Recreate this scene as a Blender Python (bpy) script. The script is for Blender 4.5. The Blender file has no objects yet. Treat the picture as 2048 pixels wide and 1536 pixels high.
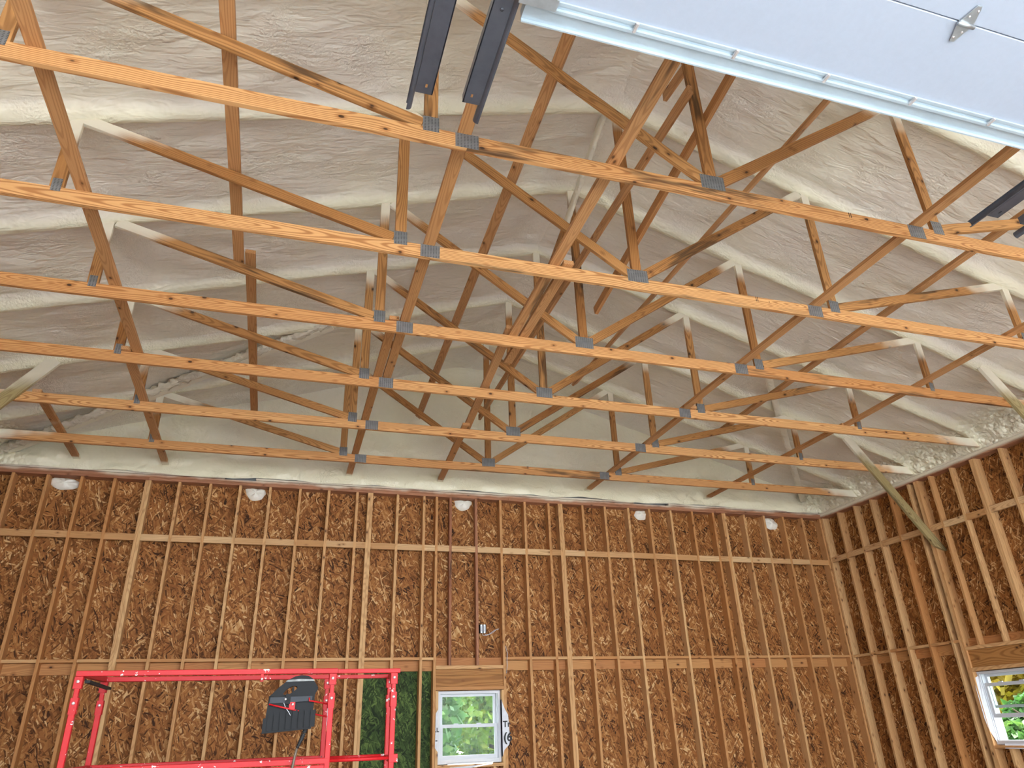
import bpy, bmesh, math, random
import numpy as np
from mathutils import Vector, Matrix

random.seed(7)
SC = bpy.context.scene
COL = SC.collection

# ------------------------------------------------------------------ camera
cam_d = bpy.data.cameras.new('camera')
cam_d.sensor_fit = 'HORIZONTAL'; cam_d.sensor_width = 36.0
cam_d.lens = 1427.44 / 2048 * 36.0
cam_d.clip_end = 300
cam = bpy.data.objects.new('camera', cam_d); COL.objects.link(cam)
RR = ((0.95496813, -0.29491057, -0.03261332),
      (0.10114528, 0.42690103, -0.89862403),
      (0.27893638, 0.85485862, 0.43750569))
M = Matrix.Identity(4)
for i in range(3):
    M[i][0] = RR[0][i]; M[i][1] = -RR[1][i]; M[i][2] = -RR[2][i]
M[0][3], M[1][3], M[2][3] = -2.68648, -3.39322, 1.5
cam.matrix_world = M
SC.camera = cam

# ------------------------------------------------------------------ world, sun, exposure
W = bpy.data.worlds.new('world'); SC.world = W; W.use_nodes = True
wn = W.node_tree
wn.nodes['Background'].inputs[0].default_value = (0.86, 0.94, 1.0, 1)
wn.nodes['Background'].inputs[1].default_value = 3.2
sun_d = bpy.data.lights.new('sun', 'SUN'); sun_d.energy = 4.5; sun_d.angle = math.radians(8); sun_d.color = (1, .96, .9)
sun = bpy.data.objects.new('sun', sun_d); COL.objects.link(sun)
sun.rotation_euler = Vector((-0.25, -0.55, -1.0)).to_track_quat('-Z', 'Y').to_euler()
vs = SC.view_settings
vs.view_transform = 'Standard'; vs.look = 'None'; vs.gamma = 1.0; vs.use_curve_mapping = False
vs.exposure = 1.8
SC.cycles.max_bounces = 7; SC.cycles.diffuse_bounces = 4
SC.cycles.use_denoising = True; SC.cycles.use_light_tree = False; SC.cycles.adaptive_threshold = .1; SC.cycles.adaptive_min_samples = 16; SC.cycles.caustics_reflective = False; SC.cycles.caustics_refractive = False
# sky portals in the three door openings (they only guide the sampling of the sky)
for px0, px1 in ((-5.9, -2.28), (-1.88, 1.78), (2.12, 5.75)):
    pd = bpy.data.lights.new('door_portal', 'AREA'); pd.shape = 'RECTANGLE'; pd.size = px1 - px0; pd.size_y = 4.30
    pd.cycles.is_portal = True
    po = bpy.data.objects.new('door_portal', pd); COL.objects.link(po)
    po.location = ((px0 + px1) / 2, -5.68, 2.15); po.rotation_euler = Vector((0, 1, 0)).to_track_quat('-Z', 'Z').to_euler()

# ------------------------------------------------------------------ dimensions (metres, floor z = 0)
U = 1.2192                 # truss spacing
XW = 6.55                  # inner stud face of the side walls
YB = 7.10                  # inner stud face of the back wall
YF = -5.60                 # inner face of the front wall
CB, CT = 4.893, 5.010      # bottom chord under / upper side
RZ, RM = 7.04, 0.31        # top chord underside: z = RZ - RM*|x|
def roof(x): return RZ - RM * abs(x)

# ------------------------------------------------------------------ node helpers
def mat(name):
    m = bpy.data.materials.new(name); m.use_nodes = True
    nt = m.node_tree; b = nt.nodes['Principled BSDF']
    return m, nt, b
class N:
    def __init__(s, nt): s.nt = nt
    def new(s, t, **kw):
        n = s.nt.nodes.new(t)
        for k, v in kw.items(): setattr(n, k, v)
        return n
    def link(s, a, b): s.nt.links.new(a, b)
    def put(s, sock, v):
        if hasattr(v, 'is_linked') or hasattr(v, 'links'): s.link(v, sock)
        else: sock.default_value = v
    def math(s, op, a, b=0.0, c=0.0, clamp=False):
        n = s.new('ShaderNodeMath', operation=op, use_clamp=clamp)
        s.put(n.inputs[0], a); s.put(n.inputs[1], b); s.put(n.inputs[2], c)
        return n.outputs[0]
    def vmath(s, op, a, b=(0, 0, 0)):
        n = s.new('ShaderNodeVectorMath', operation=op)
        s.put(n.inputs[0], a); s.put(n.inputs[1], b)
        return n.outputs['Value'] if op in ('LENGTH', 'DOT_PRODUCT', 'DISTANCE') else n.outputs[0]
    def noise(s, v, scale, detail=2.0, rough=.5, dist=0.0, out='Fac'):
        n = s.new('ShaderNodeTexNoise')
        s.put(n.inputs['Vector'], v); s.put(n.inputs['Scale'], scale)
        n.inputs['Detail'].default_value = detail; n.inputs['Roughness'].default_value = rough
        n.inputs['Distortion'].default_value = dist
        return n.outputs[out]
    def voro(s, v, scale, dim='3D', feature='F1', out='Distance', rnd=1.0):
        n = s.new('ShaderNodeTexVoronoi', voronoi_dimensions=dim, feature=feature)
        s.put(n.inputs['Vector'], v); n.inputs['Scale'].default_value = scale
        n.inputs['Randomness'].default_value = rnd
        return n.outputs[out]
    def mix(s, f, a, b):
        n = s.new('ShaderNodeMix', data_type='RGBA')
        s.put(n.inputs[0], f); s.put(n.inputs[6], a); s.put(n.inputs[7], b)
        return n.outputs[2]
    def ramp(s, f, stops, interp='LINEAR'):
        n = s.new('ShaderNodeValToRGB'); n.color_ramp.interpolation = interp
        e = n.color_ramp.elements
        while len(e) > 1: e.remove(e[-1])
        e[0].position = stops[0][0]; e[0].color = stops[0][1]
        for p, c in stops[1:]:
            x = e.new(p); x.color = c
        s.put(n.inputs[0], f); return n.outputs[0]
    def smooth(s, v, a, b, lo=0.0, hi=1.0):
        n = s.new('ShaderNodeMapRange', interpolation_type='SMOOTHSTEP')
        s.put(n.inputs[0], v)
        for i, k in enumerate((a, b, lo, hi)): n.inputs[i + 1].default_value = k
        return n.outputs[0]
    def xyz(s, v):
        n = s.new('ShaderNodeSeparateXYZ'); s.put(n.inputs[0], v); return n.outputs
    def comb(s, x, y, z):
        n = s.new('ShaderNodeCombineXYZ'); s.put(n.inputs[0], x); s.put(n.inputs[1], y); s.put(n.inputs[2], z)
        return n.outputs[0]
    def bump(s, h, strength, dist, b):
        n = s.new('ShaderNodeBump'); n.inputs['Strength'].default_value = strength
        n.inputs['Distance'].default_value = dist
        s.put(n.inputs['Height'], h); s.link(n.outputs[0], b.inputs['Normal']); return n
def C(r, g, b): return (r, g, b, 1)
def S(r, g, b):            # sRGB 0..255 to linear
    f = lambda u: (u / 255 / 12.92) if u <= 10 else ((u / 255 + .055) / 1.055) ** 2.4
    return (f(r), f(g), f(b), 1)

FOAM_A, FOAM_B = S(233, 224, 211), S(241, 235, 208)

def wood(name, pale, deep, late, spray=False, knots=1.0, stain=0.25, rings=85.0, zs=None, fig=.7):
    """sawn softwood: length along local X; growth rings, knots, blue stain, foam overspray"""
    m, nt, b = mat(name); n = N(nt)
    tc = n.new('ShaderNodeTexCoord'); oi = n.new('ShaderNodeObjectInfo')
    rnd = oi.outputs['Random']
    off = n.comb(n.math('MULTIPLY', rnd, 37.0), n.math('MULTIPLY', rnd, 91.0), n.math('MULTIPLY', rnd, 53.0))
    p = n.vmath('ADD', tc.outputs['Object'], off)
    ps = n.xyz(p); ob = n.xyz(tc.outputs['Object'])
    # slow wander of the pith along the board gives cathedral figure
    w1 = n.noise(n.comb(n.math('MULTIPLY', ps[0], .9), n.math('MULTIPLY', rnd, 40.0), 0.0), 1.0, 1, .6)
    wl = n.noise(n.comb(n.math('MULTIPLY', ps[0], 1.6), n.math('MULTIPLY', ps[1], 5.0), n.math('MULTIPLY', ps[2], 5.0)), 1.0, 1, .5)
    cy = n.math('ADD', ob[1], n.math('MULTIPLY', n.math('SUBTRACT', n.math('FRACT', n.math('MULTIPLY', rnd, 17.3)), .5), .10))
    cz = n.math('ADD', ob[2], n.math('MULTIPLY_ADD', w1, .22, -.14))
    r = n.math('SQRT', n.math('ADD', n.math('MULTIPLY', cy, cy), n.math('MULTIPLY', cz, cz)))
    r = n.math('ADD', r, n.math('MULTIPLY', wl, .035))
    ring = n.math('SINE', n.math('MULTIPLY', r, rings * 6.283))
    ring = n.smooth(ring, -.2, 1.0)
    fine = n.noise(n.comb(n.math('MULTIPLY', ps[0], 3.0), n.math('MULTIPLY', ps[1], 160.0), n.math('MULTIPLY', ps[2], 160.0)), 1.0, 1, .6)
    base = n.mix(n.math('FRACT', n.math('MULTIPLY', rnd, 7.77)), pale, deep)
    col = n.mix(n.math('MULTIPLY', ring, fig), base, late)
    col = n.mix(n.math('MULTIPLY', n.math('SUBTRACT', fine, .35), .45), col, late)
    # knots
    kv = n.comb(n.math('MULTIPLY', ps[0], 5.0), n.math('MULTIPLY', ps[1], 8.5), n.math('MULTIPLY', ps[2], 8.5))
    kd = n.voro(kv, 1.0)
    kk = n.math('MULTIPLY', n.smooth(kd, .065, .12, 1, 0), knots)
    halo = n.math('MULTIPLY', n.smooth(kd, .10, .26, .6, 0), knots)
    col = n.mix(halo, col, late)
    col = n.mix(n.math('MULTIPLY', kk, .9), col, C(.028, .012, .005))
    # blue stain / dirt streaks on some boards
    sn = n.noise(n.comb(n.math('MULTIPLY', ps[0], 1.1), n.math('MULTIPLY', ps[1], 9.0), n.math('MULTIPLY', ps[2], 9.0)), 1.0, 3, .65)
    pick = n.smooth(n.math('FRACT', n.math('MULTIPLY', rnd, 23.1)), 1 - stain, 1 - stain + .1)
    col = n.mix(n.math('MULTIPLY', n.math('MULTIPLY', n.smooth(sn, .52, .68), pick), .75), col, C(.035, .024, .016))
    rough = .62
    if spray:
        g = n.new('ShaderNodeNewGeometry'); q = n.xyz(g.outputs['Position'])
        d = n.math('SUBTRACT', n.math('SUBTRACT', RZ, n.math('MULTIPLY', n.math('ABSOLUTE', q[0]), RM)), q[2])
        nz = n.math('MULTIPLY_ADD', n.noise(g.outputs['Position'], 5.0, 1), .22, -.11)
        f1 = n.smooth(n.math('ADD', d, nz), .10, .34, 1, 0)
        f2 = n.smooth(n.math('ADD', n.math('SUBTRACT', 7.02, q[1]), n.math('MULTIPLY', nz, .5)), .02, .12, 1, 0)
        f = n.math('MAXIMUM', f1, f2)
        col = n.mix(f, col, n.mix(.5, FOAM_A, FOAM_B))
    if zs:
        g = n.new('ShaderNodeNewGeometry'); q = n.xyz(g.outputs['Position'])
        nz = n.noise(g.outputs['Position'], 2.6, 3)
        f = n.smooth(n.math('ADD', q[2], n.math('MULTIPLY_ADD', nz, zs[2], -.5 * zs[2])), zs[0], zs[1])
        col = n.mix(n.math('MULTIPLY', f, .9), col, n.mix(.5, FOAM_A, FOAM_B))
    n.link(col, b.inputs['Base Color'])
    b.inputs['Roughness'].default_value = rough
    b.inputs['Specular IOR Level'].default_value = .3
    return m

def osb(name, stops):
    m, nt, b = mat(name); n = N(nt)
    tc = n.new('ShaderNodeTexCoord'); oi = n.new('ShaderNodeObjectInfo')
    o = n.xyz(tc.outputs['Object']); rnd = n.math('MULTIPLY', oi.outputs['Random'], 31.0)
    u, v = n.math('ADD', o[0], rnd), n.math('ADD', o[1], rnd)
    wob = n.noise(n.comb(u, v, 0.0), 6.0, 0, out='Color')
    ws = n.xyz(wob)
    val = None; hgt = None
    for k, (ang, lx, ly, thr) in enumerate(((0.2, .034, .13, None), (-.30, .030, .13, .45), (.5, .024, .11, .52), (-.7, .015, .10, .66), (1.2, .016, .08, .78), (.35, .011, .09, .80))):
        ca, sa = math.cos(ang), math.sin(ang)
        uu = n.math('ADD', n.math('MULTIPLY', u, ca), n.math('MULTIPLY_ADD', v, sa, k * 3.7))
        vv = n.math('ADD', n.math('MULTIPLY', u, -sa), n.math('MULTIPLY_ADD', v, ca, k * 1.9))
        uu = n.math('ADD', uu, n.math('MULTIPLY', ws[0], .05))
        vv = n.math('ADD', vv, n.math('MULTIPLY', ws[1], .05))
        pc = n.comb(n.math('DIVIDE', uu, lx), n.math('DIVIDE', vv, ly), 0.0)
        vc = n.xyz(n.voro(pc, 1.0, dim='2D', out='Color'))
        # grain inside a strand
        if thr is None: val, hgt = vc[0], vc[1]
        else:
            f = n.math('GREATER_THAN', vc[2], thr)
            nn = n.new('ShaderNodeMix', data_type='FLOAT'); n.put(nn.inputs[0], f); n.put(nn.inputs[2], val); n.put(nn.inputs[3], vc[0]); val = nn.outputs[0]
    big = n.noise(n.comb(u, v, 0.0), 2.2, 1)
    val = n.math('ADD', val, n.math('MULTIPLY_ADD', big, .5, -.25), clamp=True)
    col = n.ramp(val, stops)
    n.link(col, b.inputs['Base Color']); b.inputs['Roughness'].default_value = .7
    b.inputs['Specular IOR Level'].default_value = .25
    return m

def foam(name, use_attr=True):
    m, nt, b = mat(name); n = N(nt)
    g = n.new('ShaderNodeNewGeometry'); P = g.outputs['Position']
    a = n.noise(P, 1.3, 1, .55)
    if use_attr:
        at = n.new('ShaderNodeAttribute', attribute_name='cream')
        f = n.math('ADD', at.outputs['Fac'], n.math('MULTIPLY_ADD', a, 1.0, -.5), clamp=True)
    else: f = a
    col = n.mix(f, FOAM_A, FOAM_B)
    n.link(col, b.inputs['Base Color'])
    b.inputs['Roughness'].default_value = .36; b.inputs['Specular IOR Level'].default_value = .5
    b.inputs['Subsurface Weight'].default_value = 0.0
    q = n.xyz(P)
    st = n.noise(n.comb(n.math('MULTIPLY', q[0], 5.0), n.math('MULTIPLY', q[1], 16.0), n.math('MULTIPLY', q[2], 5.0)), 1.0, 2, .6, .6)
    fi = n.noise(P, 46.0, 1, .6)
    msk = n.smooth(n.noise(P, 2.4, 0), .45, .65)
    hgt = n.math('ADD', st, n.math('MULTIPLY', n.math('MULTIPLY', fi, msk), .45))
    lump = n.voro(P, 17.0); ex = n.smooth(n.math('ABSOLUTE', q[0]), 6.02, 6.25)
    hgt = n.math('SUBTRACT', hgt, n.math('MULTIPLY', n.math('MULTIPLY', lump, ex), 1.8))
    hgt = n.math('ADD', hgt, n.math('MULTIPLY', n.noise(P, 11.0, 1, .6), .35))
    n.bump(hgt, .5, .05, b)
    return m

def plain(name, c, rough=.5, metal=0.0, noise=0.0, nscale=8.0, spec=.5, bump=0.0):
    m, nt, b = mat(name); n = N(nt)
    b.inputs['Roughness'].default_value = rough; b.inputs['Metallic'].default_value = metal
    b.inputs['Specular IOR Level'].default_value = spec
    tc = n.new('ShaderNodeTexCoord')
    f = n.noise(tc.outputs['Object'], nscale, 4, .6)
    d = tuple(x * (1 - noise) for x in c[:3]) + (1,)
    n.link(n.mix(n.smooth(f, .3, .7), c, d), b.inputs['Base Color'])
    if bump: n.bump(f, .4, bump, b)
    return m

def plate_mat():
    m, nt, b = mat('galvanized_plate'); n = N(nt)
    tc = n.new('ShaderNodeTexCoord'); o = n.xyz(tc.outputs['Object']); oi = n.new('ShaderNodeObjectInfo')
    a = n.math('SINE', n.math('MULTIPLY', o[0], 2 * math.pi / .022))
    row = n.math('FLOOR', n.math('DIVIDE', o[0], .011))
    c = n.math('SINE', n.math('ADD', n.math('MULTIPLY', o[1], 2 * math.pi / .013), n.math('MULTIPLY', row, 2.2)))
    slot = n.math('MULTIPLY', n.smooth(a, -.3, .5), n.smooth(c, -.1, .6))
    tone = n.mix(n.noise(tc.outputs['Object'], 14.0, 3), S(98, 98, 99), S(146, 147, 149))
    n.link(n.mix(n.math('MULTIPLY', slot, .8), tone, S(52, 52, 54)), b.inputs['Base Color'])
    b.inputs['Metallic'].default_value = .35; b.inputs['Roughness'].default_value = .45
    n.bump(slot, .8, -.002, b)
    return m

def red_paint():
    m, nt, b = mat('red_lift_paint'); n = N(nt)
    tc = n.new('ShaderNodeTexCoord'); oi = n.new('ShaderNodeObjectInfo')
    p = n.vmath('ADD', tc.outputs['Object'], n.comb(n.math('MULTIPLY', oi.outputs['Random'], 50.0), 0.0, 0.0))
    chip = n.smooth(n.noise(p, 16.0, 4, .7), .63, .66)
    dark = n.smooth(n.noise(p, 9.0, 4, .7), .66, .70)
    col = n.mix(n.noise(p, 3.0, 2), S(176, 20, 26), S(192, 30, 35))
    col = n.mix(n.math('MULTIPLY', dark, .8), col, S(70, 30, 32))
    col = n.mix(chip, col, S(232, 226, 224))
    n.link(col, b.inputs['Base Color']); b.inputs['Roughness'].default_value = .45; b.inputs['Specular IOR Level'].default_value = .3
    return m

def leaf_mat(name, a, c_, d):
    m, nt, b = mat(name); n = N(nt)
    g = n.new('ShaderNodeNewGeometry')
    f = n.noise(g.outputs['Position'], 2.2, 4, .7)
    col = n.ramp(f, [(.3, a), (.5, c_), (.68, d)])
    n.link(col, b.inputs['Base Color']); b.inputs['Roughness'].default_value = .5
    tr = n.new('ShaderNodeBsdfTranslucent'); n.link(col, tr.inputs[0])
    mx = n.new('ShaderNodeMixShader'); mx.inputs[0].default_value = .4
    n.link(b.outputs[0], mx.inputs[1]); n.link(tr.outputs[0], mx.inputs[2])
    n.link(mx.outputs[0], nt.nodes['Material Output'].inputs[0])
    return m

def glass_mat():
    m = bpy.data.materials.new('window_glass'); m.use_nodes = True; nt = m.node_tree; nt.nodes.clear(); n = N(nt)
    o = n.new('ShaderNodeOutputMaterial'); t = n.new('ShaderNodeBsdfTransparent'); t.inputs[0].default_value = (.93, .97, .95, 1)
    gl = n.new('ShaderNodeBsdfGlossy'); gl.inputs['Roughness'].default_value = .03
    tc = n.new('ShaderNodeTexCoord'); fr = n.new('ShaderNodeFresnel'); fr.inputs[0].default_value = 1.45
    sm = n.noise(tc.outputs['Object'], 3.0, 2)
    mx = n.new('ShaderNodeMixShader'); n.link(n.math('MULTIPLY', fr.outputs[0], n.math('MULTIPLY_ADD', sm, .1, .2)), mx.inputs[0])
    n.link(t.outputs[0], mx.inputs[1]); n.link(gl.outputs[0], mx.inputs[2]); n.link(mx.outputs[0], o.inputs[0])
    return m

MT = dict(
    chord=wood('chord_pine', S(218, 168, 112), S(200, 144, 90), S(152, 94, 48), True, 1, .25, 70, fig=.75),
    web=wood('web_pine', S(202, 150, 94), S(170, 116, 64), S(112, 68, 32), True, 1, .4, 75, fig=.5),
    brace=wood('brace_pine', S(204, 156, 108), S(184, 130, 80), S(140, 88, 46), True, .8, .1, 70, fig=.4),
    stud=wood('stud_spruce', S(224, 182, 130), S(196, 138, 84), S(154, 98, 52), False, .9, .05, 80, fig=.32),
    block=wood('blocking_spruce', S(230, 196, 150), S(200, 150, 98), S(160, 108, 64), False, .8, .05, 80, fig=.35),
    plate=wood('plate_spruce', S(188, 136, 104), S(166, 110, 80), S(120, 72, 48), False, .6, .2, 80, fig=.4),
    plate_r=wood('sprayed_plate', S(188, 136, 104), S(166, 110, 80), S(120, 72, 48), False, .6, .1, 80, (4.795, 4.84, .04), .4),
    plate_b=wood('dusted_plate', S(188, 136, 104), S(166, 110, 80), S(120, 72, 48), False, .6, .2, 80, (4.83, 4.90, .12), .4),
    belt=wood('belt_pine', S(206, 154, 98), S(190, 128, 78), S(140, 84, 44), False, 1, .1, 70, fig=.35),
    header=wood('header_pine', S(190, 138, 80), S(172, 116, 62), S(114, 66, 30), False, 1, .4, 55, fig=.5),
    treated=wood('treated_pine', S(172, 156, 112), S(160, 142, 98), S(122, 98, 62), True, .9, .3, 70, fig=.5),
    osb=osb('oriented_strand_board', [(0, S(62, 34, 14)), (.10, S(104, 62, 27)), (.45, S(144, 91, 46)), (.80, S(168, 113, 62)), (.94, S(194, 146, 94)), (1, S(214, 174, 124))]),
    green=osb('green_strand_board', [(0, S(24, 36, 14)), (.3, S(44, 62, 26)), (.7, S(64, 84, 38)), (1, S(100, 120, 60))]),
    foam=foam('spray_foam'), foam2=foam('spray_foam_lump', False), foamw=plain('white_foam', S(246, 243, 232), .5, 0, .06, 20, bump=.01),
    plate_metal=plate_mat(), red=red_paint(),
    white=plain('white_vinyl', S(208, 211, 218), .35, 0, .04, 5),
    wrap=plain('white_house_wrap', S(226, 228, 236), .5, 0, .1, 18, bump=.004),
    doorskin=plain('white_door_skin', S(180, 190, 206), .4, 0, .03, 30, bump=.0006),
    galv=plain('bright_galvanized_steel', S(205, 212, 216), .3, .75, .2, 10),
    strut=plain('pale_zinc_strut', S(196, 212, 222), .3, .25, .1, 6),
    track=plain('dark_track_steel', S(96, 99, 108), .36, .45, .2, 9),
    black=plain('black_plastic', S(12, 13, 18), .5, 0, .3, 14, .2),
    mouth_shade=plain('tube_mouth_shade', S(10, 9, 10), .8, 0, .3, 10),  # near-black colour stands in for the shade inside open tube ends
    scuff=plain('scuffed_grey_plastic', S(150, 152, 150), .5, 0, .6, 22),
    rubber=plain('black_rubber', S(24, 24, 25), .7, 0, .2, 10),
    bolt=plain('zinc_bolt', S(232, 226, 224), .3, .5, .15, 40),
    steel=plain('brown_cable', S(120, 106, 92), .5, .2, .3, 20),
    ink=plain('dark_ink', S(52, 52, 56), .7, 0, .1, 20),
    inkb=plain('stamp_ink', S(50, 30, 18), .8, 0, .3, 30),
    orange=plain('orange_decal', S(236, 120, 50), .5, 0, .1, 20),
    concrete=plain('concrete', S(206, 205, 202), .75, 0, .15, 1.5, bump=.002),
    drive=plain('pale_driveway', S(212, 212, 212), .85, 0, .12, .8),
    lawn=plain('lawn_soil', S(96, 108, 60), .9, 0, .4, 2.0),
    siding=plain('outer_siding', S(196, 198, 200), .6, 0, .05, 3),
    deck=plain('roof_deck', S(120, 96, 70), .8, 0, .3, 4),
    bark=plain('tree_bark', S(92, 74, 58), .9, 0, .4, 12, bump=.01),
    slate=plain('dark_slate_plastic', S(46, 50, 58), .5, 0, .2, 14, .3),
    grey=plain('grey_lift_steel', S(96, 98, 102), .5, .3, .2, 10),
    glass=glass_mat(),
    leaf1=leaf_mat('bright_leaves', S(44, 74, 22), S(104, 136, 38), S(164, 170, 64)),
    leaf2=leaf_mat('deep_leaves', S(36, 70, 32), S(70, 112, 50), S(120, 146, 70)),
    leaf3=leaf_mat('yellow_leaves', S(88, 88, 22), S(158, 132, 34), S(190, 160, 60)),
)

# ------------------------------------------------------------------ object helpers
def tag(o, label=None, cat=None, group=None, kind=None):
    if label: o['label'] = label
    if cat: o['category'] = cat
    if group: o['group'] = group
    if kind: o['kind'] = kind
    return o
def empty(name, loc=(0, 0, 0)):
    o = bpy.data.objects.new(name, None); COL.objects.link(o); o.location = loc; o.empty_display_size = .1
    return o
def put(name, me, m, parent=None, mw=None):
    """link a mesh; mw is its world matrix (parents are unrotated)"""
    o = bpy.data.objects.new(name, me); COL.objects.link(o)
    if m is not None and len(me.materials) == 0: me.materials.append(MT[m] if isinstance(m, str) else m)
    mw = mw or Matrix.Identity(4)
    if parent is not None:
        o.parent = parent
        o.matrix_local = world_mat(parent).inverted() @ mw
    else: o.matrix_world = mw
    return o
def world_mat(p):
    m = p.matrix_basis.copy()
    while p.parent is not None:
        m = p.parent.matrix_basis @ m; p = p.parent
    return m
def world_loc(p):
    v = p.location.copy()
    while p.parent is not None:
        p = p.parent; v += p.location
    return v
def mesh(name, vs, fs, smooth=False):
    me = bpy.data.meshes.new(name); me.from_pydata(vs, [], fs); me.update()
    if smooth: me.polygons.foreach_set('use_smooth', [True] * len(me.polygons))
    return me
_cache = {}
def board_mesh(L, w, t, m, ch=.0025):
    """chamfered board centred on its local origin, length along X, width Y, thickness Z"""
    k = (round(L, 3), round(w, 4), round(t, 4), m)
    if k in _cache: return _cache[k]
    a, c = w / 2, t / 2
    e = min(ch, a * .4, c * .4)
    prof = [(-a + e, -c), (a - e, -c), (a, -c + e), (a, c - e), (a - e, c), (-a + e, c), (-a, c - e), (-a, -c + e)]
    vs = [(-L / 2, y, z) for y, z in prof] + [(L / 2, y, z) for y, z in prof]
    fs = [tuple(range(7, -1, -1)), tuple(range(8, 16))]
    fs += [(i, (i + 1) % 8, 8 + (i + 1) % 8, 8 + i) for i in range(8)]
    me = mesh('board', vs, fs); me.materials.append(MT[m]); _cache[k] = me
    return me
def frame_mat(p0, p1, wdir):
    p0, p1 = Vector(p0), Vector(p1)
    x = (p1 - p0).normalized(); y = Vector(wdir); y = (y - x * y.dot(x)).normalized(); z = x.cross(y)
    R = Matrix((x, y, z)).transposed().to_4x4()
    return Matrix.Translation((p0 + p1) / 2) @ R, (p1 - p0).length
def board(name, p0, p1, w, t, wdir, m, parent=None):
    mw, L = frame_mat(p0, p1, wdir)
    return put(name, board_mesh(L, w, t, m), None, parent, mw)
def box(name, lo, hi, m, parent=None, ch=.0015):
    """axis aligned box; its long axis becomes local X so that wood grain follows it"""
    lo, hi = Vector(lo), Vector(hi); d = hi - lo; c = (lo + hi) / 2
    ax = max(range(3), key=lambda i: d[i])
    p0, p1 = c.copy(), c.copy(); p0[ax] = lo[ax]; p1[ax] = hi[ax]
    b = (ax + 1) % 3; cc = (ax + 2) % 3
    wd = Vector((0, 0, 0)); wd[b] = 1
    mw, L = frame_mat(p0, p1, wd)
    return put(name, board_mesh(L, d[b], d[cc], m, ch), None, parent, mw)
def slab_boxes(boxes):
    vs, fs = [], []
    for lo, hi in boxes:
        k = len(vs)
        vs += [(x, y, z) for x in (lo[0], hi[0]) for y in (lo[1], hi[1]) for z in (lo[2], hi[2])]
        fs += [tuple(k + i for i in f) for f in ((0, 1, 3, 2), (4, 6, 7, 5), (0, 4, 5, 1), (2, 3, 7, 6), (0, 2, 6, 4), (1, 5, 7, 3))]
    return vs, fs
def tube_mesh(pts, r, seg=8, rs=None, cap=True):
    pts = [Vector(p) for p in pts]; vs, fs = [], []
    up = Vector((0, 0, 1))
    for i, p in enumerate(pts):
        t = (pts[min(i + 1, len(pts) - 1)] - pts[max(i - 1, 0)]).normalized()
        a = t.cross(up if abs(t.z) < .95 else Vector((1, 0, 0))).normalized(); b = t.cross(a)
        rad = rs[i] if rs else r
        vs += [tuple(p + (a * math.cos(2 * math.pi * j / seg) + b * math.sin(2 * math.pi * j / seg)) * rad) for j in range(seg)]
    for i in range(len(pts) - 1):
        for j in range(seg):
            fs.append((i * seg + j, i * seg + (j + 1) % seg, (i + 1) * seg + (j + 1) % seg, (i + 1) * seg + j))
    if cap:
        fs.append(tuple(range(seg - 1, -1, -1))); k = (len(pts) - 1) * seg; fs.append(tuple(range(k, k + seg)))
    return mesh('tube', vs, fs, True)
def prism(poly, d, hole=None):
    """extrude a polygon (x,z) along y by d, centred; returns verts, faces (hole: second loop of equal length, same winding)"""
    n = len(poly); vs = [(x, -d / 2, z) for x, z in poly] + [(x, d / 2, z) for x, z in poly]
    if hole is None:
        fs = [tuple(range(n)), tuple(range(2 * n - 1, n - 1, -1))] + [(i, i + n, (i + 1) % n + n, (i + 1) % n) for i in range(n)]
    else:
        vs += [(x, -d / 2, z) for x, z in hole] + [(x, d / 2, z) for x, z in hole]
        fs = []
        for i in range(n):
            j = (i + 1) % n
            fs += [(i, j, 2 * n + j, 2 * n + i), (n + j, n + i, 3 * n + i, 3 * n + j), (i, n + i, n + j, j), (2 * n + i, 2 * n + j, 3 * n + j, 3 * n + i)]
    return vs, fs
def disc_bolt(name, p, axis, r, parent, m='bolt', h=.012):
    me = _cache.get(('bolt', r, h, m))
    if me is None:
        me = tube_mesh([(0, 0, -h / 2), (0, 0, h * .2), (0, 0, h / 2)], r, 8, [r, r, r * .6]); me.materials.append(MT[m]); _cache[('bolt', r, h, m)] = me
    q = Vector(axis).to_track_quat('Z', 'Y').to_matrix().to_4x4()
    return put(name, me, None, parent, Matrix.Translation(p) @ q)

def vnoise(x, y, seed):
    """smooth 2-D value noise on arrays"""
    rs = np.random.RandomState(seed); T = rs.rand(256, 256)
    xi = np.floor(x).astype(int); yi = np.floor(y).astype(int); xf = x - xi; yf = y - yi
    sx = xf * xf * (3 - 2 * xf); sy = yf * yf * (3 - 2 * yf)
    g = lambda a, b: T[a % 256, b % 256]
    return (g(xi, yi) * (1 - sx) + g(xi + 1, yi) * sx) * (1 - sy) + (g(xi, yi + 1) * (1 - sx) + g(xi + 1, yi + 1) * sx) * sy - .5
def sstep(v, a, b):
    t = np.clip((v - a) / (b - a), 0, 1); return t * t * (3 - 2 * t)
def grid_mesh(name, X, Y, Z, cream, flip=False):
    nx, ny = X.shape
    me = bpy.data.meshes.new(name)
    vs = np.stack([X, Y, Z], -1).reshape(-1, 3)
    idx = np.arange(nx * ny).reshape(nx, ny)
    q = np.stack([idx[:-1, :-1], idx[1:, :-1], idx[1:, 1:], idx[:-1, 1:]], -1).reshape(-1, 4)
    if flip: q = q[:, ::-1]
    me.vertices.add(len(vs)); me.vertices.foreach_set('co', vs.ravel().astype(np.float32))
    me.loops.add(q.size); me.loops.foreach_set('vertex_index', q.ravel().astype(np.int32))
    me.polygons.add(len(q)); me.polygons.foreach_set('loop_start', np.arange(0, q.size, 4, dtype=np.int32))
    me.update(calc_edges=True); me.polygons.foreach_set('use_smooth', [True] * len(q))
    at = me.attributes.new('cream', 'FLOAT', 'POINT'); at.data.foreach_set('value', cream.ravel().astype(np.float32))
    me.validate()
    return me

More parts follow.
